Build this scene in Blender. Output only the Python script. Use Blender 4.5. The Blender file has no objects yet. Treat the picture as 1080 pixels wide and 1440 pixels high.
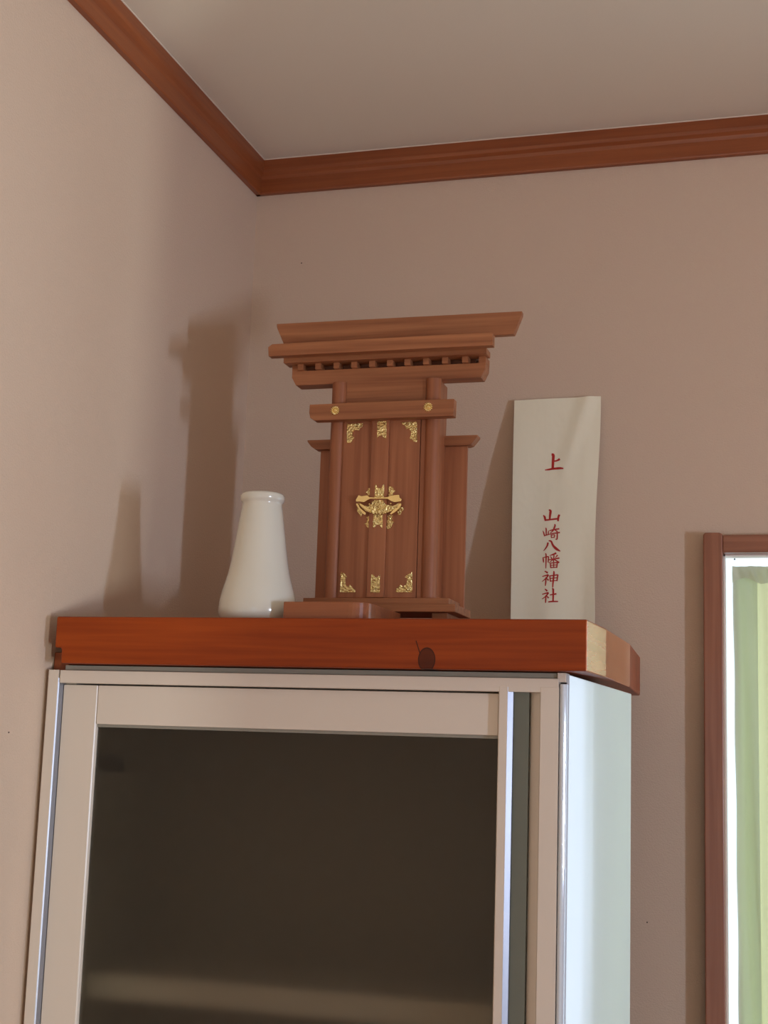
import bpy, bmesh, math, random
from mathutils import Vector, Matrix

# ------------------------------------------------------------------ camera, sky, lights, exposure
scn = bpy.context.scene
COL = scn.collection
CAM = Vector((0, 0, 1.58))
CR = Vector((0.959241, 0.280686, 0.032742))
CD = Vector((-0.015701, 0.168623, -0.985556))
CF = Vector((-0.282153, 0.944871, 0.166157))
FPX = 2008.987
cam_d = bpy.data.cameras.new('camera')
cam_d.sensor_fit = 'VERTICAL'; cam_d.sensor_height = 36.0; cam_d.lens = 36.0 * FPX / 1440.0
cam_d.clip_start = 0.05
cam = bpy.data.objects.new('camera', cam_d); COL.objects.link(cam)
m = Matrix((CR, -CD, -CF)).transposed().to_4x4(); m.translation = CAM
cam.matrix_world = m
scn.camera = cam

scn.view_settings.view_transform = 'Standard'; scn.view_settings.look = 'None'
scn.view_settings.gamma = 1.0; scn.view_settings.use_curve_mapping = False
scn.view_settings.exposure = 0.0
scn.cycles.use_denoising = True
scn.cycles.max_bounces = 12; scn.cycles.diffuse_bounces = 6; scn.cycles.glossy_bounces = 4
scn.cycles.transmission_bounces = 8; scn.cycles.transparent_max_bounces = 12
scn.cycles.caustics_refractive = True; scn.cycles.caustics_reflective = True
scn.cycles.sample_clamp_indirect = 6.0

w = bpy.data.worlds.new('sky'); scn.world = w; w.use_nodes = True
w.node_tree.nodes['Background'].inputs[0].default_value = (0.80, 0.91, 1.0, 1)
w.node_tree.nodes['Background'].inputs[1].default_value = 1.45

def area(name, loc, aim, sx, sy, watts, col, spread=180):
    l = bpy.data.lights.new(name, 'AREA'); l.shape = 'RECTANGLE'; l.size = sx; l.size_y = sy
    l.energy = watts; l.color = col; l.spread = math.radians(spread)
    o = bpy.data.objects.new(name, l); COL.objects.link(o); o.location = loc
    o.rotation_euler = (Vector(aim) - Vector(loc)).to_track_quat('-Z', 'Y').to_euler()
    return o
# daylight entering by the narrow kitchen window and the window in view, plus two added lights
area('daylight_narrow_window', (2.17, 0.17, 1.46), (0.0, 0.17, 1.46), 0.10, 0.40, 38.0, (0.60, 0.73, 0.96))
area('fill_behind_camera', (0.1, -2.42, 1.10), (0.1, 0.0, 1.10), 1.4, 1.9, 0.8, (1.0, 0.75, 0.45))  # unseen source added as weak warm fill from the front
area('added_low_light', (2.17, -1.27, 0.85), (0.0, -1.27, 0.85), 0.08, 0.5, 66.0, (0.97, 1.0, 0.93))  # unseen source added to brighten the near part of the left wall
area('daylight_window', (0.62, 2.60, 1.42), (0.62, 0.0, 1.42), 1.3, 0.95, 5.5, (0.78, 0.90, 1.0))

# ------------------------------------------------------------------ helpers
def ray_y(px, py, Y):
    """point of the upright plane y=Y seen at photo pixel (px, py)"""
    d = CR * (px - 540) + CD * (py - 720) + CF * FPX
    return CAM + d * ((Y - CAM.y) / d.y)

def link(name, bm, mat, parent=None, loc=None, bevel=0, seg=2, smooth=False, recalc=True):
    if recalc: bmesh.ops.recalc_face_normals(bm, faces=bm.faces)
    me = bpy.data.meshes.new(name); bm.to_mesh(me); bm.free()
    if mat: me.materials.append(mat)
    o = bpy.data.objects.new(name, me); COL.objects.link(o)
    if parent:
        o.parent = parent
        o.location = -parent_origin(parent)
    if loc is not None: o.location = Vector(o.location) + Vector(loc)
    if smooth:
        for p in me.polygons: p.use_smooth = True
    if bevel:
        b = o.modifiers.new('bevel', 'BEVEL'); b.width = bevel; b.segments = seg; b.limit_method = 'ANGLE'
        b.harden_normals = False
    return o

def parent_origin(p):
    v = Vector((0, 0, 0))
    while p is not None:
        v += Vector(p.location); p = p.parent
    return v

def root(name, label, cat, loc, group=None):
    o = bpy.data.objects.new(name, None); COL.objects.link(o); o.location = loc
    o.empty_display_size = 0.05
    o['label'] = label; o['category'] = cat
    if group: o['group'] = group
    return o

def tag(o, label, cat, group=None):
    o['label'] = label; o['category'] = cat
    if group: o['group'] = group
    return o

def struct(o):
    o['kind'] = 'structure'; return o

def box(bm, x0, x1, y0, y1, z0, z1):
    v = [bm.verts.new(p) for p in ((x0,y0,z0),(x1,y0,z0),(x1,y1,z0),(x0,y1,z0),(x0,y0,z1),(x1,y0,z1),(x1,y1,z1),(x0,y1,z1))]
    for f in ((0,3,2,1),(4,5,6,7),(0,1,5,4),(1,2,6,5),(2,3,7,6),(3,0,4,7)): bm.faces.new([v[i] for i in f])
    return bm

def B(x0, x1, y0, y1, z0, z1):
    return box(bmesh.new(), x0, x1, y0, y1, z0, z1)

def prism(poly, axis, a, b, bm=None):
    """extrude a 2D outline; axis 'y': poly is (x,z); axis 'z': poly is (x,y); axis 'x': poly is (y,z)"""
    bm = bm or bmesh.new()
    def P(p, t):
        return {'y': (p[0], t, p[1]), 'z': (p[0], p[1], t), 'x': (t, p[0], p[1])}[axis]
    A = [bm.verts.new(P(p, a)) for p in poly]; C = [bm.verts.new(P(p, b)) for p in poly]
    n = len(poly)
    bm.faces.new(A); bm.faces.new(C[::-1])
    for i in range(n): bm.faces.new((A[i], C[i], C[(i+1) % n], A[(i+1) % n]))
    return bm

def lathe(prof, cx, cy, n=64, bm=None):
    bm = bm or bmesh.new(); rings = []
    for r, z in prof:
        rings.append([bm.verts.new((cx + r*math.cos(2*math.pi*k/n), cy + r*math.sin(2*math.pi*k/n), z)) for k in range(n)])
    for a, b in zip(rings, rings[1:]):
        for k in range(n): bm.faces.new((a[k], a[(k+1) % n], b[(k+1) % n], b[k]))
    bm.faces.new(rings[0][::-1]); bm.faces.new(rings[-1])
    return bm

# ------------------------------------------------------------------ materials
def srgb(r, g, b):
    f = lambda c: (c/255/12.92) if c/255 <= .04045 else ((c/255+.055)/1.055)**2.4
    return (f(r), f(g), f(b), 1)

def mat(name, col, rough=.5, metal=0, spec=.5, **kw):
    m = bpy.data.materials.new(name); m.use_nodes = True
    p = m.node_tree.nodes['Principled BSDF']
    p.inputs['Base Color'].default_value = col; p.inputs['Roughness'].default_value = rough
    p.inputs['Metallic'].default_value = metal; p.inputs['Specular IOR Level'].default_value = spec
    for k, v in kw.items(): p.inputs[k.replace('_', ' ')].default_value = v
    return m, m.node_tree, p

def bump(nt, p, scale, strength, dist=.001, stretch=(1,1,1), detail=4):
    tc = nt.nodes.new('ShaderNodeTexCoord'); mp = nt.nodes.new('ShaderNodeMapping')
    mp.inputs['Scale'].default_value = stretch
    n = nt.nodes.new('ShaderNodeTexNoise'); n.inputs['Scale'].default_value = scale; n.inputs['Detail'].default_value = detail
    b = nt.nodes.new('ShaderNodeBump'); b.inputs['Strength'].default_value = strength; b.inputs['Distance'].default_value = dist
    nt.links.new(tc.outputs['Object'], mp.inputs[0]); nt.links.new(mp.outputs[0], n.inputs[0])
    nt.links.new(n.outputs[0], b.inputs['Height']); nt.links.new(b.outputs[0], p.inputs['Normal'])
    return n

def wood(name, c1, c2, axis='x', rough=.45, scale=1.0, coat=0, bumpk=.12, knot=None, spec=.5):
    m, nt, p = mat(name, c1, rough, 0, spec)
    N, L = nt.nodes.new, nt.links.new
    tc = N('ShaderNodeTexCoord'); mp = N('ShaderNodeMapping')
    s = {'x': (.035, 1, 1), 'y': (1, .035, 1), 'z': (1, 1, .035)}[axis]
    mp.inputs['Scale'].default_value = [v*scale for v in s]
    L(tc.outputs['Object'], mp.inputs[0])
    n1 = N('ShaderNodeTexNoise'); n1.inputs['Scale'].default_value = 110; n1.inputs['Detail'].default_value = 5
    n1.inputs['Distortion'].default_value = .4
    n2 = N('ShaderNodeTexNoise'); n2.inputs['Scale'].default_value = 22; n2.inputs['Detail'].default_value = 2
    L(mp.outputs[0], n1.inputs[0]); L(mp.outputs[0], n2.inputs[0])
    mx = N('ShaderNodeMath'); mx.operation = 'MULTIPLY_ADD'; mx.inputs[1].default_value = .55
    L(n1.outputs[0], mx.inputs[0])
    h = N('ShaderNodeMath'); h.operation = 'MULTIPLY'; h.inputs[1].default_value = .45; L(n2.outputs[0], h.inputs[0]); L(h.outputs[0], mx.inputs[2])
    cr = N('ShaderNodeValToRGB'); cr.color_ramp.elements[0].position = .36; cr.color_ramp.elements[1].position = .64
    cr.color_ramp.elements[0].color = c2; cr.color_ramp.elements[1].color = c1
    L(mx.outputs[0], cr.inputs[0])
    out = cr.outputs[0]
    if knot:   # a dark knot with a crack running up from it (object coordinates)
        sx = N('ShaderNodeSeparateXYZ'); L(tc.outputs['Object'], sx.inputs[0])
        kx, kz, rx, rz = knot
        def mth(op, a, b):
            q = N('ShaderNodeMath'); q.operation = op
            for i, t in enumerate((a, b)):
                if isinstance(t, (int, float)): q.inputs[i].default_value = t
                else: L(t, q.inputs[i])
            return q.outputs[0]
        dx = mth('DIVIDE', mth('SUBTRACT', sx.outputs[0], kx), rx); dz = mth('DIVIDE', mth('SUBTRACT', sx.outputs[2], kz), rz)
        r = mth('SQRT', mth('ADD', mth('MULTIPLY', dx, dx), mth('MULTIPLY', dz, dz)), 0)
        k = N('ShaderNodeValToRGB'); e = k.color_ramp.elements
        e[0].position = 0; e[0].color = (.80, .80, .80, 1); e[1].position = 1.0; e[1].color = (.30, .30, .30, 1)
        e2 = k.color_ramp.elements.new(.80); e2.color = (.74, .74, .74, 1)
        e3 = k.color_ramp.elements.new(.92); e3.color = (1, 1, 1, 1)
        L(mth('MULTIPLY', r, .8), k.inputs[0])
        # ramp end beyond r: fade out
        fade = mth('LESS_THAN', r, 1.2)
        fac = mth('MULTIPLY', k.outputs[0], fade)
        # crack: thin slanted wedge above the knot
        cx = mth('ADD', mth('SUBTRACT', sx.outputs[0], kx-.0075), mth('MULTIPLY', mth('SUBTRACT', sx.outputs[2], kz+.004), .35))
        c_in = mth('LESS_THAN', mth('ABSOLUTE', cx, 0), .0007)
        c_z = mth('MULTIPLY', mth('GREATER_THAN', sx.outputs[2], kz+.006), mth('LESS_THAN', sx.outputs[2], kz+.023))
        fac = mth('MAXIMUM', fac, mth('MULTIPLY', mth('MULTIPLY', c_in, c_z), .9))
        ms = N('ShaderNodeMix'); ms.data_type = 'RGBA'; L(fac, ms.inputs[0]); L(out, ms.inputs[6]); ms.inputs[7].default_value = srgb(48, 16, 8)
        out = ms.outputs[2]
    L(out, p.inputs['Base Color'])
    b = N('ShaderNodeBump'); b.inputs['Strength'].default_value = bumpk; b.inputs['Distance'].default_value = .0006
    L(mx.outputs[0], b.inputs['Height']); L(b.outputs[0], p.inputs['Normal'])
    if coat: p.inputs['Coat Weight'].default_value = coat; p.inputs['Coat Roughness'].default_value = .06
    return m

M = {}
def wallmat(name, col, stren=.25):
    m, nt, p = mat(name, col, .85, spec=.25)
    bump(nt, p, 420, stren, .0012, detail=3)
    return m
M['wall'] = wallmat('pink_beige_wallpaper', srgb(208, 186, 166), .6)
M['ceiling'] = wallmat('ceiling_paper', srgb(228, 222, 206), .15)
M['floor'] = wood('floor_wood', srgb(170, 120, 80), srgb(140, 95, 60), 'y', .4)
M['crown'] = wood('crown_wood', srgb(150, 82, 42), srgb(128, 64, 30), 'x', .42, coat=.15)
M['crown_y'] = wood('crown_wood_side', srgb(150, 82, 42), srgb(128, 64, 30), 'y', .42, coat=.15)
M['shelf'] = wood('varnished_pine', srgb(150, 64, 16), srgb(120, 44, 8), 'x', .42, coat=.05, spec=.22, knot=(-.4442+.6005, -.0508+.0005, .0092, .0125))
M['shelfend'] = wood('varnished_pine_end_sheen', srgb(214, 134, 88), srgb(192, 112, 70), 'y', .2, coat=.7)  # lighter than the board: window reflection put into the end colour
M['strip'] = wood('dark_red_strip_wood', srgb(150, 78, 38), srgb(120, 56, 26), 'z', .45)
M['cedar_x'] = wood('cedar_along', srgb(172, 112, 72), srgb(128, 74, 42), 'x', .5, 1.2, bumpk=.2)
M['cedar_z'] = wood('cedar_upright', srgb(166, 104, 68), srgb(138, 80, 48), 'z', .5, 1.2, bumpk=.15)
M['cedar_shade'] = wood('cedar_recess_shade', srgb(120, 70, 44), srgb(90, 50, 30), 'x', .6, 1.0)  # darker cedar copy, the shade of gaps and recesses put into its colour
M['block'] = wood('block_wood', srgb(160, 92, 50), srgb(128, 66, 34), 'x', .35, 1.0, coat=.3)
M['casing'] = wood('casing_wood', srgb(160, 104, 78), srgb(128, 76, 54), 'z', .4, coat=.15)
M['casing_x'] = wood('casing_head_wood', srgb(160, 104, 78), srgb(128, 76, 54), 'x', .4, coat=.15)
M['ceramic'] = mat('white_glazed_porcelain', srgb(216, 216, 204), .14, spec=.6, Coat_Weight=.5)[0]
m, nt, p = mat('stamped_brass', (0.92, .74, .33, 1), .26, 1.0); bump(nt, p, 330, 1.0, .004, detail=2); M['brass'] = m
M['brass_plain'] = mat('polished_brass', (0.92, .75, .35, 1), .22, 1.0)[0]
m, nt, p = mat('champagne_lacquer', srgb(206, 196, 184), .42, 0); bump(nt, p, 900, .05, .0004); M['alu'] = m
M['alu_dark'] = mat('grey_rail', srgb(140, 138, 128), .45, .2)[0]
m, nt, p = mat('satin_side_panel', srgb(200, 210, 222), .08, .10, .5)  # bluish base colour stands in for the reflected window
bump(nt, p, 22, .25, .0012, stretch=(1, 1, .008), detail=1); M['side'] = m
m, nt, p = mat('groove_lacquer', srgb(206, 196, 184), .30, .0); M['groove'] = m
M['bevel'] = mat('polished_aluminium', srgb(150, 152, 160), .42, .85)[0]
M['groove_shade'] = mat('grey_green_groove_shade', srgb(98, 102, 92), .4, .1)[0]  # dark colour stands in for the shade deep in the grip groove
M['inside'] = mat('cabinet_inside', srgb(150, 140, 122), .7)[0]
M['inner_shelf'] = mat('inner_shelf_board', srgb(240, 232, 214), .6)[0]
M['hinge'] = mat('hinge_metal', srgb(58, 56, 52), .4, .4)[0]
M['caulk'] = mat('caulk', srgb(225, 215, 200), .7)[0]
M['dark'] = mat('dark_speck', srgb(50, 35, 28), .6)[0]
M['white'] = mat('white_frame_paint', srgb(240, 236, 228), .4)[0]
M['red'] = mat('red_ink', srgb(178, 34, 30), .7)[0]
m, nt, p = mat('white_paper', srgb(240, 236, 214), .75, spec=.3); bump(nt, p, 34, .35, .004, stretch=(1, 1, .6), detail=2); M['paper'] = m
# smoked, slightly frosted glass of the cabinet door
m, nt, p = mat('smoked_glass', (.52, .49, .43, 1), .33); p.inputs['Transmission Weight'].default_value = 1.0
p.inputs['IOR'].default_value = 1.35; M['smoked'] = m
# clear window pane
m = bpy.data.materials.new('window_glass'); m.use_nodes = True; nt = m.node_tree; nt.nodes.clear()
o_ = nt.nodes.new('ShaderNodeOutputMaterial'); mx = nt.nodes.new('ShaderNodeMixShader'); tr = nt.nodes.new('ShaderNodeBsdfTransparent')
gl = nt.nodes.new('ShaderNodeBsdfGlossy'); gl.inputs['Roughness'].default_value = .02; mx.inputs[0].default_value = .06
tr.inputs[0].default_value = (.97, .98, .97, 1)
nt.links.new(tr.outputs[0], mx.inputs[1]); nt.links.new(gl.outputs[0], mx.inputs[2]); nt.links.new(mx.outputs[0], o_.inputs[0]); M['pane'] = m
# curtain cloth: diffuse + translucent
def cloth(name, dc, tcl, k=.6):
    m = bpy.data.materials.new(name); m.use_nodes = True; nt = m.node_tree; nt.nodes.clear()
    o_ = nt.nodes.new('ShaderNodeOutputMaterial'); mx = nt.nodes.new('ShaderNodeMixShader'); mx.inputs[0].default_value = k
    d = nt.nodes.new('ShaderNodeBsdfDiffuse'); d.inputs[0].default_value = dc
    t = nt.nodes.new('ShaderNodeBsdfTranslucent'); t.inputs[0].default_value = tcl
    nt.links.new(d.outputs[0], mx.inputs[1]); nt.links.new(t.outputs[0], mx.inputs[2]); nt.links.new(mx.outputs[0], o_.inputs[0])
    return m
M['curtain'] = cloth('yellow_green_curtain', srgb(225, 228, 190), srgb(212, 214, 166), .6)
M['heading'] = cloth('green_curtain_heading', srgb(206, 216, 198), srgb(236, 240, 232), .55)
M['hem'] = cloth('green_curtain_hem', srgb(205, 210, 205), srgb(220, 230, 224), .62)

# ------------------------------------------------------------------ room shell
XL, XR, YB, YF, ZC = -.975, 2.20, 2.365, -2.5, 2.664
DX0, DX1 = -.64, .84
T = .12
struct(link('floor', B(XL-T, XR+T, YF-T, YB+T, -.06, 0), M['floor']))
struct(link('ceiling', B(XL-T, XR+T, YF-T, YB+T, ZC, ZC+.1), M['ceiling']))
wl = struct(link('wall_left', B(XL-T, XL, YF-T, YB+T, 0, ZC), M['wall']))
# back wall with the window opening
WX0, WX1, WZ0, WZ1 = -.127, 1.30, .92, 1.9157
bm = bmesh.new()
box(bm, XL, WX0, YB, YB+.02, 0, ZC); box(bm, XL, WX0-.035, YB+.02, YB+T, 0, ZC); box(bm, WX1, XR+T, YB, YB+T, 0, ZC)
box(bm, WX0, WX1, YB, YB+T, 0, WZ0); box(bm, WX0-.035, WX0, YB+.02, YB+T, 0, WZ0); box(bm, WX0, WX1, YB, YB+.02, WZ1, ZC); box(bm, WX0-.035, WX1, YB+.02, YB+T, WZ1+.03, ZC)
wb = struct(link('wall_back', bm, M['wall']))
# right wall with the narrow window and the added low opening
bm = bmesh.new(); sy0, sy1, sz0, sz1 = .09, .25, 1.22, 1.70
box(bm, XR, XR+T, YF, -1.36, 0, ZC); box(bm, XR, XR+T, -1.18, sy0, 0, ZC); box(bm, XR, XR+T, -1.36, -1.18, 0, .58); box(bm, XR, XR+T, -1.36, -1.18, 1.12, ZC); box(bm, XR, XR+T, sy1, YB, 0, ZC)
box(bm, XR, XR+T, sy0, sy1, 0, sz0); box(bm, XR, XR+T, sy0, sy1, sz1, ZC)
struct(link('wall_right', bm, M['wall']))
struct(link('wall_light_blocker', B(1.01, XR, -.08, .05, 0, ZC), M['wall']))  # added out of view to cut the low light across the left wall
bm = bmesh.new()
box(bm, XL-T, DX0, YF-T, YF, 0, ZC); box(bm, DX1, XR+T, YF-T, YF, 0, ZC); box(bm, DX0, DX1, YF-T, YF, 2.08, ZC)
box(bm, DX0, DX1, YF-T, YF, 0, .05)
struct(link('wall_front', bm, M['wall']))

# crown mouldings
prof = [(0, 2.600), (.0095, 2.600), (.0105, 2.603), (.0105, 2.628), (.0125, 2.634), (.017, 2.639), (.0185, 2.645), (.0185, ZC), (0, ZC)]
struct(link('trim_1', prism([(YB-d, z) for d, z in prof], 'x', XL, XR), M['crown'], bevel=.0006))
struct(link('trim_2', prism([(XL+d, z) for d, z in prof], 'y', YF, YB-.0001), M['crown_y'], bevel=.0006))
bm = B(XL, XR, YB-.0200, YB-.0180, ZC-.0012, ZC+.0005); box(bm, XL+.0180, XL+.0200, YF, YB, ZC-.0012, ZC+.0005)
struct(link('trim_3', bm, M['caulk']))
# small pin marks in the walls
def pin(x, y, z, nx, ny, par, r=.0012):
    bm = bmesh.new(); bmesh.ops.create_uvsphere(bm, u_segments=8, v_segments=6, radius=r)
    for v in bm.verts: v.co += Vector((x, y, z))
    link('pin_head', bm, M['dark'], par, smooth=True)
q = ray_y(424, 370, YB); pin(q.x, q.y, q.z, 0, -1, wb)
q = ray_y(910, 1297, YB); pin(q.x, q.y, q.z, 0, -1, wb)
pin(XL, 1.63, 1.590, 1, 0, wl, .0011)

# ------------------------------------------------------------------ window in the back wall
win = bpy.data.objects.new('window_1', None); COL.objects.link(win); win.location = (WX0, YB, WZ0); struct(win)
cf = 2.337
link('casing_side', prism([(-.1575, .895), (WX0, .895), (WX0, 1.946), (-.1325, 1.948), (-.1545, 1.9482), (-.1575, 1.945)], 'y', cf-.003, YB), M['casing'], win, bevel=.002)
link('casing_side', B(WX1, WX1+.031, cf-.003, YB, .895, 1.946), M['casing'], win, bevel=.002)
link('casing_head', B(WX0+.0002, WX1, cf, YB, WZ1, 1.9445), M['casing_x'], win, bevel=.0015)
link('sill', B(-.165, WX1+.04, cf-.02, YB+.11, WZ0-.028, WZ0), M['casing_x'], win, bevel=.002)
# white reveal and sash
bm = bmesh.new()
box(bm, WX0, WX0+.0025, YB-.002, YB+.02, WZ0, WZ1); box(bm, WX1-.004, WX1, YB-.002, YB+T, WZ0, WZ1)
box(bm, WX0, WX1, YB-.002, YB+.02, WZ1-.0025, WZ1)
link('reveal', bm, M['white'], win)
bm = bmesh.new(); sy = YB+.085
for (a, b) in ((WX0-.035, .585), (.585, WX1-.004)):
    box(bm, a, a+.010, sy, sy+.03, WZ0, WZ1+.03); box(bm, b-.010, b, sy, sy+.03, WZ0, WZ1+.03)
    box(bm, a, b, sy, sy+.03, WZ0, WZ0+.03); box(bm, a, b, sy, sy+.03, WZ1+.018, WZ1+.03)
link('sash', bm, M['white'], win)
link('pane', B(WX0-.025, .575, sy+.012, sy+.016, WZ0+.03, WZ1+.018), M['pane'], win)
link('pane', B(.595, WX1-.014, sy+.012, sy+.016, WZ0+.03, WZ1+.018), M['pane'], win)
q = ray_y(1033, 786, YB+.02); 
bm = bmesh.new(); bmesh.ops.create_uvsphere(bm, u_segments=8, v_segments=6, radius=.0014)
for v in bm.verts: v.co += Vector((q.x, YB+.022, WZ1-.004))
link('hook', bm, M['dark'], win)

# narrow window (right wall) lights the room; low window and front door are added for their light
w2 = bpy.data.objects.new('window_2', None); COL.objects.link(w2); w2.location = (XR, sy0, sz0); struct(w2)
bm = bmesh.new()
box(bm, XR-.02, XR, sy0-.035, sy0, sz0-.035, sz1+.035); box(bm, XR-.02, XR, sy1, sy1+.035, sz0-.035, sz1+.035)
box(bm, XR-.02, XR, sy0, sy1, sz0-.035, sz0); box(bm, XR-.02, XR, sy0, sy1, sz1, sz1+.035)
link('casing', bm, M['casing'], w2)
link('pane', B(XR+.05, XR+.054, sy0, sy1, sz0, sz1), M['pane'], w2)
w3 = bpy.data.objects.new('added_low_window', None); COL.objects.link(w3); w3.location = (XR, -1.36, .58); struct(w3)  # unseen window added around the extra low light
bm = bmesh.new()
box(bm, XR-.02, XR, -1.395, -1.36, .545, 1.155); box(bm, XR-.02, XR, -1.18, -1.145, .545, 1.155)
box(bm, XR-.02, XR, -1.36, -1.18, .545, .58); box(bm, XR-.02, XR, -1.36, -1.18, 1.12, 1.155)
link('casing', bm, M['casing'], w3)
link('pane', B(XR+.05, XR+.054, -1.36, -1.18, .58, 1.12), M['pane'], w3)
d1 = bpy.data.objects.new('fill_door', None); COL.objects.link(d1); d1.location = (.1, YF, 0); struct(d1)  # unseen glazed door added around the fill light
bm = bmesh.new()
for a, b in ((DX0, DX0+.04), (.07, .13), (DX1-.04, DX1)): box(bm, a, b, YF-.06, YF-.02, .05, 2.08)
for a, b in ((.05, .12), (2.02, 2.08)): box(bm, DX0, DX1, YF-.06, YF-.02, a, b)
link('door_frame', bm, M['white'], d1)
link('pane', B(DX0+.04, .07, YF-.045, YF-.040, .12, 2.02), M['pane'], d1)
link('pane', B(.13, DX1-.04, YF-.045, YF-.040, .12, 2.02), M['pane'], d1)

# curtain hanging in the window reveal
cur = root('curtain', 'pale yellow-green curtain with a darker green side hem hanging in the window at the right', 'curtain', (-.10, 2.40, .95))
def sheet(x0, x1, z0, z1, yf, nx, nz, edge=None):
    bm = bmesh.new(); g = []
    for j in range(nz+1):
        row = []; z = z0 + (z1-z0)*j/nz
        for i in range(nx+1):
            x = x0 + (x1-x0)*i/nx
            if edge: x += edge(x, z) * (1 - i/nx)
            row.append(bm.verts.new((x, yf(x, z), z)))
        g.append(row)
    for j in range(nz):
        for i in range(nx): bm.faces.new((g[j][i], g[j][i+1], g[j+1][i+1], g[j+1][i]))
    return bm
def fold(x, z):
    t = (1.9005 - z)
    a = .004 + .008*min(1, t/.5)
    return 2.405 + a*math.sin((x+.05)*95 + .6*math.sin(z*5)) + .0015*math.sin(x*260+z*9)
edge = lambda x, z: (1.90-z)*.005 + .0006*math.sin(z*30)
link('curtain_panel', sheet(-.1135, .03, .95, 1.899, fold, 60, 40, edge), M['curtain'], cur, smooth=True, recalc=False)
link('side_hem', sheet(-.1145, -.0755, .95, 1.8985, lambda x, z: fold(x, z)-.0035, 14, 40, edge), M['hem'], cur, smooth=True, recalc=False)
def head(x, z):
    t = (z-1.874)/.026
    return 2.3925 - .006*math.sin(t*math.pi) + .0022*math.sin(x*170)*t + .0015*math.sin(x*420+t*3)
bm = bmesh.new(); g = []
for j in range(9):
    row = []
    for i in range(71):
        x = -.1147 + (.03+.1147)*i/70
        zb = 1.8765 + .005*math.cos((x+.095)*110)
        z = zb + (1.9005-zb)*j/8
        row.append(bm.verts.new((x, head(x, 1.874+.026*j/8), z)))
    g.append(row)
for j in range(8):
    for i in range(70): bm.faces.new((g[j][i], g[j][i+1], g[j+1][i+1], g[j+1][i]))
link('curtain_heading', bm, M['heading'], cur, smooth=True, recalc=False)
bm = bmesh.new()
bmesh.ops.create_cone(bm, cap_ends=True, segments=16, radius1=.0035, radius2=.0035, depth=WX1-WX0-.020,
    matrix=Matrix.Translation(((WX0+WX1)/2+.008, 2.4005, 1.8945)) @ Matrix.Rotation(math.pi/2, 4, 'Y'))
rod = link('curtain_rod', bm, M['white'], None, smooth=False)
tag(rod, 'thin white rod across the top of the window, carrying the curtain', 'curtain rod')

# ------------------------------------------------------------------ cabinet
CX0, CX1, CYF, CYB, CZT = -.9480, -.2730, 1.7150, 1.991, 1.6795
SP = [(-.2765, 1.713), (CX1, 1.713), (-.2316, 1.991), (-.2352, 1.991)]  # panel set askew so that it mirrors the window
cab = root('display_cabinet', 'tall champagne-grey metal cabinet with a smoked glass door, standing in the corner', 'cabinet', (-.61, 2.0, 0))
bm = prism(SP, 'z', .0, CZT)
for v in bm.verts:
    if v.co.y > 1.9 and v.co.z > 1: v.co.z -= .0085
link('side_panel', bm, M['side'], cab, bevel=.0008)['label'] = 'glossy side panel, tinted pale blue for the window it reflects'
link('side_panel', B(CX0, CX0+.016, CYF+.004, CYB, .0, CZT-.003), M['inside'], cab)
link('carcass_board', B(CX0+.016, -.2760, CYF+.022, CYB, CZT-.022, CZT-.003), M['inside'], cab)
link('carcass_board', B(CX0+.016, -.2760, CYF+.022, CYB, 0, .08), M['inside'], cab)
link('back_panel', B(CX0+.016, -.2760, CYB-.006, CYB, .08, CZT-.022), M['inside'], cab)
link('partition', B(-.352, -.346, CYF+.022, CYB-.006, .08, CZT-.022), M['inside'], cab)
for z in (1.262, .86, .46):
    link('inner_shelf', B(CX0+.018, -.354, 1.800, CYB-.01, z-.016, z+.016), M['inner_shelf'], cab, bevel=.001)
link('top_rail', B(-.9462, -.2875, 1.7120, 1.7360, 1.6745, 1.6812), M['alu_dark'], cab, bevel=.0006)
link('top_rail_end', B(-.2868, -.2762, 1.7085, 1.7360, 1.6700, 1.6815), M['alu'], cab, bevel=.0008)
# outer frame
FY = 1.705
link('frame_stile', prism([(-.9672, FY+.001), (-.9662, FY), (-.9520, FY), (-.9520, FY+.022), (-.9672, FY+.022)], 'z', .03, 1.6745), M['alu'], cab, bevel=.0004)
link('frame_rail', B(-.9500, -.2845, FY+.0004, FY+.020, 1.6575, 1.6743), M['alu'], cab, bevel=.0008)
# door: stile, rail, glass
DY = FY + .0095
door = link('door', prism([(-.9478, DY), (-.8993, DY), (-.8993, DY+.018), (-.9478, DY+.018)], 'z', .03, 1.6555), M['alu'], cab, bevel=.0005)
link('top_bar', B(-.8971, -.3592, DY+.0002, DY+.018, 1.6050, 1.6555), M['alu'], door, bevel=.0008)
link('glazing_bead', B(-.8970, -.3592, DY+.004, DY+.016, 1.6012, 1.6049), M['alu_dark'], door)
link('bottom_bar', B(-.8971, -.3592, DY+.0002, DY+.018, .03, .09), M['alu'], door, bevel=.0008)
link('glass', B(-.8970, -.3610, DY+.0075, DY+.0115, .091, 1.6040), M['smoked'], door)['label'] = 'dark smoked glass pane'
bm = B(-.892, -.866, DY+.016, DY+.028, 1.543, 1.569); box(bm, -.930, -.880, DY+.020, DY+.032, 1.549, 1.563)
link('hinge', bm, M['hinge'], door, bevel=.002)
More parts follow.
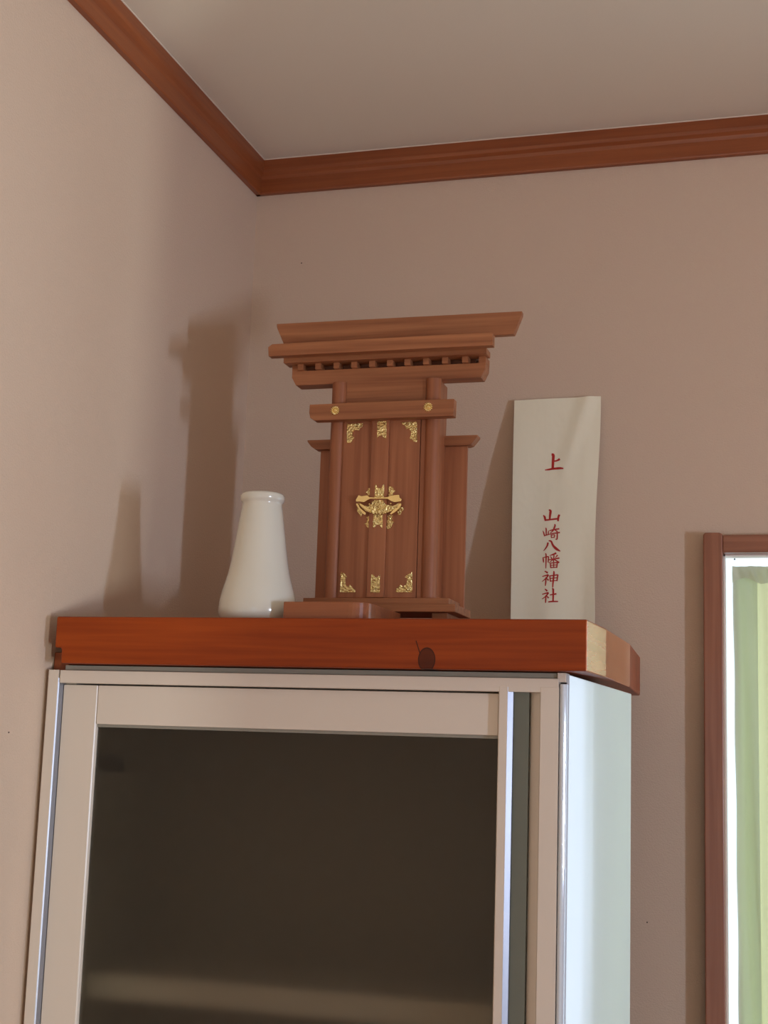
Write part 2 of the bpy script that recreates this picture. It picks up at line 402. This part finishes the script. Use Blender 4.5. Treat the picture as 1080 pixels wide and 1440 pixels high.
# grip stile with its long grooves on the right
poly = [(-.3572, FY+.001), (-.3562, FY), (-.3462, FY), (-.3462, FY+.0165), (-.3212, FY+.0165), (-.3202, FY+.0140),
        (-.3072, FY+.0040), (-.3060, FY), (-.2840, FY), (-.2835, FY+.022), (-.3572, FY+.022)]
link('grip_stile', prism(poly, 'z', .03, 1.6640), M['groove'], cab, bevel=.0004)
link('polished_bevel', prism([(-.3461, FY+.0002), (-.3400, FY+.0044), (-.3400, FY+.0164), (-.3461, FY+.0164)], 'z', .03, 1.6635), M['bevel'], cab)
link('grip_shade', B(-.3399, -.3213, FY+.0085, FY+.0164, .03, 1.6635), M['groove_shade'], cab)['label'] = 'bottom of the grip groove, its shade put into the dark grey colour'
link('polished_bevel', prism([(-.9519, FY+.0003), (-.9505, FY+.0017), (-.9484, FY+.0090), (-.9484, FY+.021), (-.9519, FY+.021)], 'z', .03, 1.6640), M['bevel'], cab)
link('polished_bevel', prism([(-.8992, DY+.0002), (-.8980, DY+.0014), (-.8970, DY+.0060), (-.8992, DY+.0060)], 'z', .03, 1.6550), M['groove'], cab)
# round edge bead
bm = bmesh.new(); pts = [(-.2834, FY+.022)]
for k in range(9):
    a = math.pi - math.pi*k/8
    pts.append((-.2788 + .0046*math.cos(a), FY+.0035 - .0046*math.sin(a)))
pts.append((-.2742, FY+.007)); pts.append((-.2742, FY+.022))
bd = link('edge_bead', prism(pts, 'z', .03, 1.6680), M['side'], cab, bevel=.0006, seg=1)
bd['label'] = 'bright rounded metal edge bead'
# wooden strip between cabinet and wall
st = link('wooden_strip', B(-.9725, -.9500, 1.7280, 2.30, 0, 1.6990), M['strip'], bevel=.0008)
tag(st, 'upright reddish wooden board squeezed between the cabinet and the left wall', 'board')

# ------------------------------------------------------------------ shelf board on the cabinet
sh = root('shelf_board', 'thick varnished reddish pine board lying on top of the glass-door cabinet', 'shelf', (-.6005, 1.69, 1.744))
ox = Vector((-.6005, 1.69, 1.744))
SX0, SX1 = -.9520, -.2490
poly = [(SX0, 1.744), (SX0, 1.703), (SX0+.0085, 1.703), (SX0+.0100, 1.700), (SX0+.0100, 1.6825), (SX1, 1.6825), (SX1, 1.744)]
bm = prism([(x-ox.x, z-ox.z) for x, z in poly], 'y', 0, .610)
for cy in (.115, .35): bmesh.ops.bisect_plane(bm, geom=bm.verts[:]+bm.edges[:]+bm.faces[:], plane_co=(0, cy, 0), plane_no=(0, 1, 0))
for v in bm.verts:
    if v.co.x > .3: v.co.x += (0 if v.co.y < .01 else .0072 if v.co.y < .2 else .0095 if v.co.y < .36 else -.005)  # right end skewed to catch the window reflection
# rounded back corner
me_o = link('board', bm, M['shelf'], None, bevel=.0022, seg=3); me_o.parent = sh
me_o.data.materials.append(M['shelfend'])
for pz in me_o.data.polygons:
    if pz.normal.x > .9 and pz.center.y < .34: pz.material_index = 1
# right end grain facing: thin solid end piece with rounded back corner
n = 8; pl = [(0, 0.0022), (0.0006, .0022), (.0008, .0032), (.0008, .46)]
pl = [(SX1-.004-ox.x, .0022), (SX1+.0003-ox.x, .0022), (SX1+.0003-ox.x, .470), (SX1-.0030-ox.x, .575), (SX1-.004-ox.x, .575)]

# ------------------------------------------------------------------ wood block in front of the shrine
bk = bmesh.new(); zt, zb = 1.7676, 1.744
pl = [(-.6450, 1.722), (-.6440, 1.7205), (-.560, 1.7195)]
for k in range(0, 9):
    a = -math.pi/2 + (math.pi/2)*k/8
    pl.append((-.556 + .024*math.cos(a), 1.7435 + .024*math.sin(a)))
pl += [(-.530, 1.83), (-.530, 1.870), (-.6450, 1.870)]
bo = Vector((-.59, 1.79, 1.744))
o = link('wooden_block', prism([(x-bo.x, y-bo.y) for x, y in pl], 'z', 0.0, zt-zb), M['block'], loc=bo, bevel=.0030, seg=3)
tag(o, 'small flat brown wooden slab with a rounded corner in front of the miniature shrine', 'wooden slab')

# ------------------------------------------------------------------ porcelain bottle
bx, by, bz = -.7005, 1.772, 1.744
prof = [(.0430, .0000), (.0455, .0006), (.0495, .0050), (.0518, .0120), (.0520, .0180), (.0508, .0300), (.0478, .0430), (.0440, .0560), (.0412, .0660),
        (.0378, .0840), (.0352, .1010), (.0330, .1170), (.0306, .1340), (.0284, .1490), (.0270, .1570), (.0266, .1600), (.0272, .1622), (.0288, .1640),
        (.0298, .1668), (.0299, .1700), (.0292, .1725), (.0272, .1744), (.0240, .1752), (.0205, .1748), (.0185, .1732), (.0178, .1680), (.0180, .1500), (.0100, .1480)]
bot = link('sake_bottle', lathe(prof, 0, 0, 72), M['ceramic'], loc=(bx, by, bz), smooth=True)
tag(bot, 'white glazed porcelain bottle with flared body and rolled rim, left of the miniature shrine', 'bottle')

# ------------------------------------------------------------------ paper envelope leaning on the wall
env = root('paper_envelope', 'tall white paper envelope with red brushed characters, leaning on the wall beside the shrine', 'envelope', (-.39, 2.26, 1.744))
TLc, TRc = ray_y(724, 564, 2.358), ray_y(844, 558, 2.358)
BLd, BRd = ray_y(719, 868, 2.280), ray_y(836, 868, 2.278)
# extend the two side edges down to the board
def down(top, mid, z):
    t = (z - top.z) / (mid.z - top.z); return top + (mid - top) * t
BL, BR = down(TLc, BLd, 1.7445), down(TRc, BRd, 1.7445)
VB = (TLc.z - BLd.z) / (TLc.z - 1.7445)
def epos(u, v, off=0.0):           # v=0 top, v=VB where the board hides it, 1 bottom
    p = TLc.lerp(TRc, u).lerp(BL.lerp(BR, u), v)
    bow = .004*math.sin(math.pi*v) * (1 if u < .5 else .6)
    ripple = .0012*math.sin(5.0*u + 7*v) + .0055*math.exp(-((u-.60-.9*(.30-v))/.085)**2)*max(0, 1-v*2.2) + .0016*math.sin(11*u+3*v)*v \
             - .0030*max(0, u-.86)/.14*math.sin(6*v)
    x_in = .0018*math.sin(7*v+1)*max(0, u-.8)/.2
    return p + Vector((x_in, -.002 - bow*.6 - ripple - off, 0))
def env_sheet(off0, off1, name, mt):
    bm = bmesh.new(); G = []
    for off in (off0, off1):
        G.append([[bm.verts.new(epos(i/28, j/56, off)) for i in range(29)] for j in range(57)])
    for s, g in enumerate(G):
        for j in range(56):
            for i in range(28):
                f = (g[j][i], g[j][i+1], g[j+1][i+1], g[j+1][i]); bm.faces.new(f if s else f[::-1])
    a, b = G
    def side(l1, l2):
        for k in range(len(l1)-1): bm.faces.new((l1[k], l1[k+1], l2[k+1], l2[k]))
    side(a[0], b[0]); side(a[-1], b[-1]); side([r[0] for r in a], [r[0] for r in b]); side([r[-1] for r in a], [r[-1] for r in b])
    return link(name, bm, mt, env, smooth=False)
es = env_sheet(.0, .0022, 'envelope_sleeve', M['paper'])
for pz in es.data.polygons: pz.use_smooth = True
sm = es.modifiers.new('edges', 'EDGE_SPLIT'); sm.split_angle = math.radians(40)
# brushed characters, each stroke a list of (x, y, width) in a 6.26-times enlarged drawing of the envelope
CH = [
 [[(232,84,16),(246,92,20),(243,150,19),(240,214,18)], [(246,146,10),(275,140,12),(303,126,17)], [(174,224,6),(205,220,12),(245,213,15),(300,209,16),(336,212,9)]],
 [[(208,578,8),(222,588,17),(218,625,16),(215,660,13)], [(158,626,6),(170,640,15),(176,668,13)], [(172,668,12),(215,664,11),(285,656,12)], [(300,622,14),(292,640,15),(288,678,12)]],
 [[(180,736,7),(184,750,10),(184,798,8)], [(155,762,5),(162,780,9),(168,802,8)], [(166,804,7),(205,792,8)], [(205,762,6),(203,780,8),(202,798,6)],
  [(214,760,7),(258,750,9),(300,744,10)], [(258,704,6),(262,716,11),(246,758,9),(218,782,4)], [(262,754,6),(285,770,11)], [(208,792,6),(260,782,9),(306,776,10)],
  [(282,782,9),(280,832,10),(264,832,4)], [(228,796,6),(231,820,8)], [(230,800,6),(258,796,7),(254,820,8)], [(230,820,6),(256,818,6)]],
 [[(200,864,12),(196,885,12),(180,912,9),(160,934,3)], [(208,848,7),(228,852,12),(246,888,14),(276,918,18),(310,938,6)]],
 [[(180,956,6),(184,970,10),(184,1030,9),(182,1084,6)], [(156,990,5),(159,1008,10),(162,1034,7)], [(160,992,6),(206,982,8)], [(206,984,9),(203,1034,8)],
  [(272,954,13),(245,966,10),(216,976,4)], [(224,984,5),(238,1002,9)], [(284,972,10),(266,994,5)], [(206,1012,7),(255,1004,8),(302,996,10)],
  [(254,972,8),(250,1032,8)], [(246,1008,8),(208,1040,4)], [(256,1006,6),(300,1036,12)], [(222,1040,8),(226,1080,9)], [(224,1040,7),(284,1034,8)], [(284,1034,9),(278,1080,9)],
  [(226,1058,6),(280,1054,6)], [(226,1078,7),(278,1074,7)], [(252,1036,7),(252,1076,7)]],
 [[(174,1108,7),(200,1122,13)], [(152,1152,6),(206,1138,10)], [(206,1140,11),(184,1168,9),(148,1196,4)], [(184,1160,8),(182,1200,10),(178,1232,7)], [(188,1168,6),(208,1186,11)],
  [(218,1146,8),(224,1198,9)], [(220,1148,7),(288,1138,9)], [(288,1138,11),(280,1192,9)], [(222,1170,6),(282,1163,6)], [(224,1192,6),(280,1186,6)], [(252,1108,7),(254,1124,12),(248,1190,11),(244,1246,7)]],
 [[(176,1258,7),(196,1276,13)], [(152,1302,6),(206,1288,10)], [(206,1290,11),(184,1318,9),(148,1342,4)], [(184,1312,8),(182,1350,10),(180,1374,7)], [(190,1316,6),(208,1334,11)],
  [(220,1308,7),(276,1298,11)], [(240,1256,7),(248,1266,13),(246,1360,11)], [(206,1366,8),(245,1362,10),(290,1362,8)]],
]
def px2uv(cx, cy):
    x, y = 740 + cx/6.26, 630 + cy/6.26
    t = (y-561)/(868-561)
    xl = 724 + (719-724)*t; xr = 844 + (836-844)*t
    u = (x-xl)/(xr-xl)
    yt = 564 + (558-564)*u
    return u, VB*(y-yt)/(868-yt)*(1.0)
for ch in CH:
    bm = bmesh.new()
    for s in ch:
        # resample with Catmull-Rom
        pts = []
        P = [s[0]] + s + [s[-1]]
        for k in range(1, len(P)-2):
            for t in ([0, .25, .5, .75] if k < len(P)-3 else [0, .25, .5, .75, 1]):
                pts.append([.5*((2*P[k][c]) + (-P[k-1][c]+P[k+1][c])*t + (2*P[k-1][c]-5*P[k][c]+4*P[k+1][c]-P[k+2][c])*t*t + (-P[k-1][c]+3*P[k][c]-3*P[k+1][c]+P[k+2][c])*t**3) for c in range(3)])
        L1, L2 = [], []
        for k, (x, y, wd) in enumerate(pts):
            a, b = pts[max(0, k-1)], pts[min(len(pts)-1, k+1)]
            dx, dy = b[0]-a[0], b[1]-a[1]; ln = math.hypot(dx, dy) or 1
            nx, ny = -dy/ln, dx/ln; h = wd*.62
            if k == 0: x -= dx/ln*2; y -= dy/ln*2
            for Lq, sg in ((L1, 1), (L2, -1)):
                u, v = px2uv(x+sg*nx*h, y+sg*ny*h); Lq.append(bm.verts.new(epos(u, v, .00245)))
        for k in range(len(pts)-1): bm.faces.new((L1[k], L1[k+1], L2[k+1], L2[k]))
    link('printed_character', bm, M['red'], es, recalc=True)

# ------------------------------------------------------------------ miniature shrine
xc = -.579
S = root('miniature_shrine', 'small cedar household shrine with gate-shaped front, gold fittings and plank roof, on the pine board', 'shrine', (xc, 1.94, 1.744))
cx_, cz_ = M['cedar_x'], M['cedar_z']
for s in (-1, 1):
    a = xc + s*.0925
    link('foot', B(a-.0112, a+.0112, 1.915, 1.982, 1.744, 1.7735), cx_, S, bevel=.0008)
link('lower_plinth', B(xc-.1180, xc+.1180, 1.900, 1.993, 1.7735, 1.7845), cx_, S, bevel=.0008)
link('upper_plinth', B(xc-.1065, xc+.1065, 1.908, 1.975, 1.7845, 1.7936), cx_, S, bevel=.0008)
for s in (-1, 1):
    px_ = xc + s*.0712
    bm = lathe([(.0112, 1.7936), (.0112, 2.1120)], px_, 1.9310, 32)
    o = link('post', bm, cz_, S, smooth=True); e = o.modifiers.new('e', 'EDGE_SPLIT'); e.split_angle = math.radians(50)
    link('side_wall', B(px_-.0035+s*.0045, px_+.0035+s*.0045, 1.9345, 1.9780, 1.7845 if 0 else 1.7936, 2.1120), cz_, S, bevel=.0005)
    # wing panel with cap
    if s < 0: x0, x1 = -.6918, px_-.004
    else: x0, x1 = px_+.004, -.4672
    wp = link('wing_panel', B(x0, x1, 1.9760, 1.9820, 1.7845, 2.0260), cz_, S, bevel=.0005)
    if s < 0: cp = [(-.7110, 2.0370), (-.7105, 2.0345), (-.7050, 2.0275), (-.6990, 2.0232), (-.6930, 2.0222), (x1, 2.0222), (x1, 2.0370)]
    else: cp = [(-.4508, 2.0370), (-.4512, 2.0345), (-.4565, 2.0275), (-.4600, 2.0235), (-.4650, 2.0222), (x0, 2.0222), (x0, 2.0370)]
    link('wing_cap', prism(cp, 'y', 1.9680, 1.9880), cx_, wp, bevel=.0005)
link('back_panel', B(xc-.0755, xc+.0755, 1.9780, 1.9830, 1.7936, 2.1120), cz_, S)
link('door_recess', B(xc-.0600, xc+.0600, 1.9350, 1.9390, 1.7936, 2.0600), M['cedar_shade'], S)
DYs = 1.9220
for a, b in ((-.6425, -.6391), (-.5232, -.5150)): link('door_jamb', B(a, b, 1.9245, 1.9350, 1.7937, 2.0600), cz_, S)
dl = link('door', B(-.6387, -.5822, DYs, DYs+.0075, 1.7952, 2.0535), cz_, S, bevel=.0006)
dr = link('door', B(-.5818, -.5240, DYs, DYs+.0075, 1.7952, 2.0535), cz_, S, bevel=.0006)
bt = link('batten', B(-.5950, -.5692, DYs-.0042, DYs, 1.7952, 2.0535), cz_, S, bevel=.0009)
link('frieze_panel', B(xc-.0600, xc+.0600, 1.9285, 1.9345, 2.0750, 2.1120), cx_, S)
nk = link('tie_beam', prism([(-.6870, 2.0754), (-.6875, 2.0640), (-.6855, 2.0555), (-.6790, 2.0512), (-.4715, 2.0508), (-.4712, 2.0756)], 'y', 1.9050, 1.9210), cx_, S, bevel=.0008)
bp = [(-.7258, 2.1335), (-.7258, 2.1240), (-.7190, 2.1118), (-.4390, 2.1118), (-.4330, 2.1240), (-.4325, 2.1335)]
bm = prism(bp, 'y', 1.9300, 1.9560)
link('lintel_beam', bm, cx_, S, bevel=.0006)
for a, b in ((-.7258, -.7160), (-.4425, -.4325)):
    link('lintel_end', B(a, b, 1.9302, 1.9558, 2.1335, 2.1425), cx_, S)
link('rafter_board', B(-.716, -.4425, 1.9500, 1.9560, 2.1335, 2.1425), M['cedar_shade'], S)
for k, c in enumerate((152, 222, 295, 365, 437, 508, 578, 652, 728, 808)):
    q = ray_y(370 + c/2.842, 505, 1.926)
    link('rafter', B(q.x-.0044, q.x+.0044, 1.9240, 1.9500, 2.1336, 2.1424), cx_, S, bevel=.0004)
link('soffit_board', B(-.7345, -.4285, 1.9150, 1.9420, 2.1425, 2.1512), cx_, S, bevel=.0005)
link('inner_board', B(-.7150, -.4500, 1.9421, 1.9900, 2.1345, 2.1512), M['cedar_shade'], S)
ev = [(-.7500, 2.1500), (-.7512, 2.1620), (-.7450, 2.1662), (-.4180, 2.1668), (-.4150, 2.1650), (-.4150, 2.1500)]
link('eave_board', prism([(x, z-.0005 if z > 2.155 else z-.0025) for x, z in ev], 'y', 1.8930, 1.9070), cx_, S, bevel=.0005)
link('roof_board', prism([(1.9071, 2.1540), (1.9071, 2.1655), (1.9660, 2.1885), (1.9660, 2.1810)], 'x', -.7440, -.4330), cx_, S, bevel=.0004)
def rid(px, py): 
    q = ray_y(px, py, 1.966); return (q.x, q.z)
r0, r1, r2, r3 = rid(389, 455.5), rid(734, 437.5), rid(722.5, 470), rid(400, 489)
r4 = rid(733.5, 443); r5 = rid(389.5, 461)
link('ridge_board', prism([r0, r1, r4, r2, (r3[0], r2[1]), r5], 'y', 1.9660, 1.9775), cx_, S, bevel=.0006)

# gold fittings, drawn on the door plane
def gold(name, pts, ox_, oy_, k, Y, th, par, mt=None):
    P = []
    for a, b in pts:
        q = ray_y(ox_ + a/k, oy_ + b/k, Y); P.append((q.x, q.z))
    return link(name, prism(P, 'y', Y-th, Y), mt or M['brass'], par, bevel=.0003, seg=1)
Yd = DYs
gold('corner_fitting', [(92,133),(208,130),(208,152),(190,165),(180,185),(165,180),(150,178),(135,195),(133,222),(148,235),(133,250),(125,268),(92,276)], 470, 570, 5.143, Yd, .0009, dl)
gold('corner_fitting', [(485,122),(600,118),(600,268),(575,265),(565,250),(545,240),(555,215),(555,190),(535,165),(520,175),(515,150),(495,140)], 470, 570, 5.143, Yd, .0009, dr)
gold('corner_fitting', [(48,1205),(75,1215),(92,1240),(80,1260),(85,1300),(100,1315),(115,1295),(130,1315),(155,1340),(152,1353),(42,1353)], 470, 570, 5.143, Yd, .0009, dl)
gold('corner_fitting', [(445,1353),(450,1325),(470,1310),(480,1295),(498,1312),(515,1300),(530,1270),(525,1250),(510,1245),(525,1225),(550,1215),(565,1200),(565,1353)], 470, 570, 5.143, Yd, .0009, dr)
Yb = DYs-.0042
gold('strip_fitting', [(312,113),(380,112),(378,240),(362,240),(345,218),(325,222),(310,240)], 470, 570, 5.143, Yb, .0008, bt)
gold('strip_fitting', [(268,1225),(280,1222),(300,1245),(318,1240),(332,1222),(330,1355),(262,1355)], 470, 570, 5.143, Yb, .0008, bt)
# latch in the middle of the doors (12-times enlarged drawing)
g = lambda n, pts, Y, th, par=None, mt=None: gold(n, pts, 490, 670, 12.0, Y, th, par, mt)
lt = g('latch', [(400,420),(590,420),(640,480),(760,500),(860,450),(880,470),(820,540),(700,600),(600,640),(570,625),(545,645),(515,625),(490,645),(465,625),(440,640),(400,625),(300,590),(240,540),(165,455),(180,445),(260,500),(340,500),(400,470)], Yb-.0016, .0022, S)
lt['label'] = 'embossed gold latch across the doors'
g('strip_plate', [(450,140),(470,135),(492,190),(520,200),(560,190),(585,140),(605,130),(600,360),(440,360)], Yb, .0010, lt)
g('strip_plate', [(435,400),(595,400),(595,480),(430,480)], Yb, .0012, lt)
g('strip_plate', [(425,640),(580,640),(580,880),(555,860),(520,820),(490,812),(460,835),(435,865),(410,868)], Yb, .0010, lt)
g('side_plate', [(410,190),(410,330),(330,330),(318,285),(285,268),(320,250),(335,205),(370,190)], Yd, .0009, lt)
g('side_plate', [(395,655),(390,885),(350,885),(310,850),(295,815),(268,800),(305,780),(315,700),(295,685),(345,670)], Yd, .0009, lt)
g('side_plate', [(680,165),(745,170),(765,220),(800,250),(760,270),(750,320),(680,330)], Yd, .0009, lt)
g('side_plate', [(665,650),(755,655),(735,700),(750,755),(785,775),(745,800),(730,860),(690,885),(645,885)], Yd, .0009, lt)
g('side_plate', [(860,520),(925,520),(930,570),(905,600),(880,650),(840,655),(830,600)], Yd, .0009, lt)
g('side_plate', [(140,520),(185,560),(240,630),(215,685),(190,650),(150,590)], Yd, .0009, lt)
g('cross_bar', [(135,430),(130,400),(175,318),(230,335),(320,320),(365,352),(440,357),(460,345),(500,358),(550,358),(570,345),(600,357),(665,352),(700,330),(780,318),(860,312),(870,360),(905,385),(890,425),(850,432),(780,440),(715,415),(670,385),(590,382),(450,382),(370,384),(320,410),(270,440),(200,430),(160,432)], Yb-.0040, .0022, lt, M['brass_plain'])
g('leaf_plate', [(140,455),(165,460),(210,540),(300,615),(290,655),(255,640),(180,560),(135,480)], Yb-.0018, .0022, lt, M['brass_plain'])
g('leaf_plate', [(890,450),(900,490),(860,550),(790,610),(725,650),(705,630),(760,570),(830,530),(865,470)], Yb-.0018, .0022, lt, M['brass_plain'])
g('leaf_plate', [(190,450),(250,480),(320,530),(375,560),(370,595),(320,585),(240,530),(195,485)], Yb-.0036, .0014, lt, M['brass_plain'])
for a, b in ((355, 468), (715, 460), (525, 445), (500, 545), (555, 520)):
    q = ray_y(490+a/12, 670+b/12, Yb-.003)
    bm = bmesh.new(); bmesh.ops.create_uvsphere(bm, u_segments=12, v_segments=8, radius=.0016)
    for v in bm.verts: v.co += q
    link('stud', bm, M['brass_plain'], lt, smooth=True)
# chrysanthemum rosettes on the tie beam
for a, b in ((471.2, 577.2), (602.0, 572.3)):
    q = ray_y(a, b, 1.905)
    bm = bmesh.new()
    bmesh.ops.create_cone(bm, cap_ends=True, segments=24, radius1=.0036, radius2=.0034, depth=.0010, matrix=Matrix.Translation(q) @ Matrix.Rotation(math.pi/2, 4, 'X'))
    for k in range(14):
        t = 2*math.pi*k/14
        bmesh.ops.create_uvsphere(bm, u_segments=8, v_segments=6, radius=1,
            matrix=Matrix.Translation(q + Vector((.0050*math.cos(t), -.0004, .0050*math.sin(t)))) @ Matrix.Rotation(-t, 4, 'Y') @ Matrix.Diagonal((.0025, .0012, .0010, 1)))
    bmesh.ops.create_uvsphere(bm, u_segments=10, v_segments=6, radius=.0016, matrix=Matrix.Translation(q + Vector((0, -.0008, 0))))
    link('rosette', bm, M['brass_plain'], nk, smooth=True)
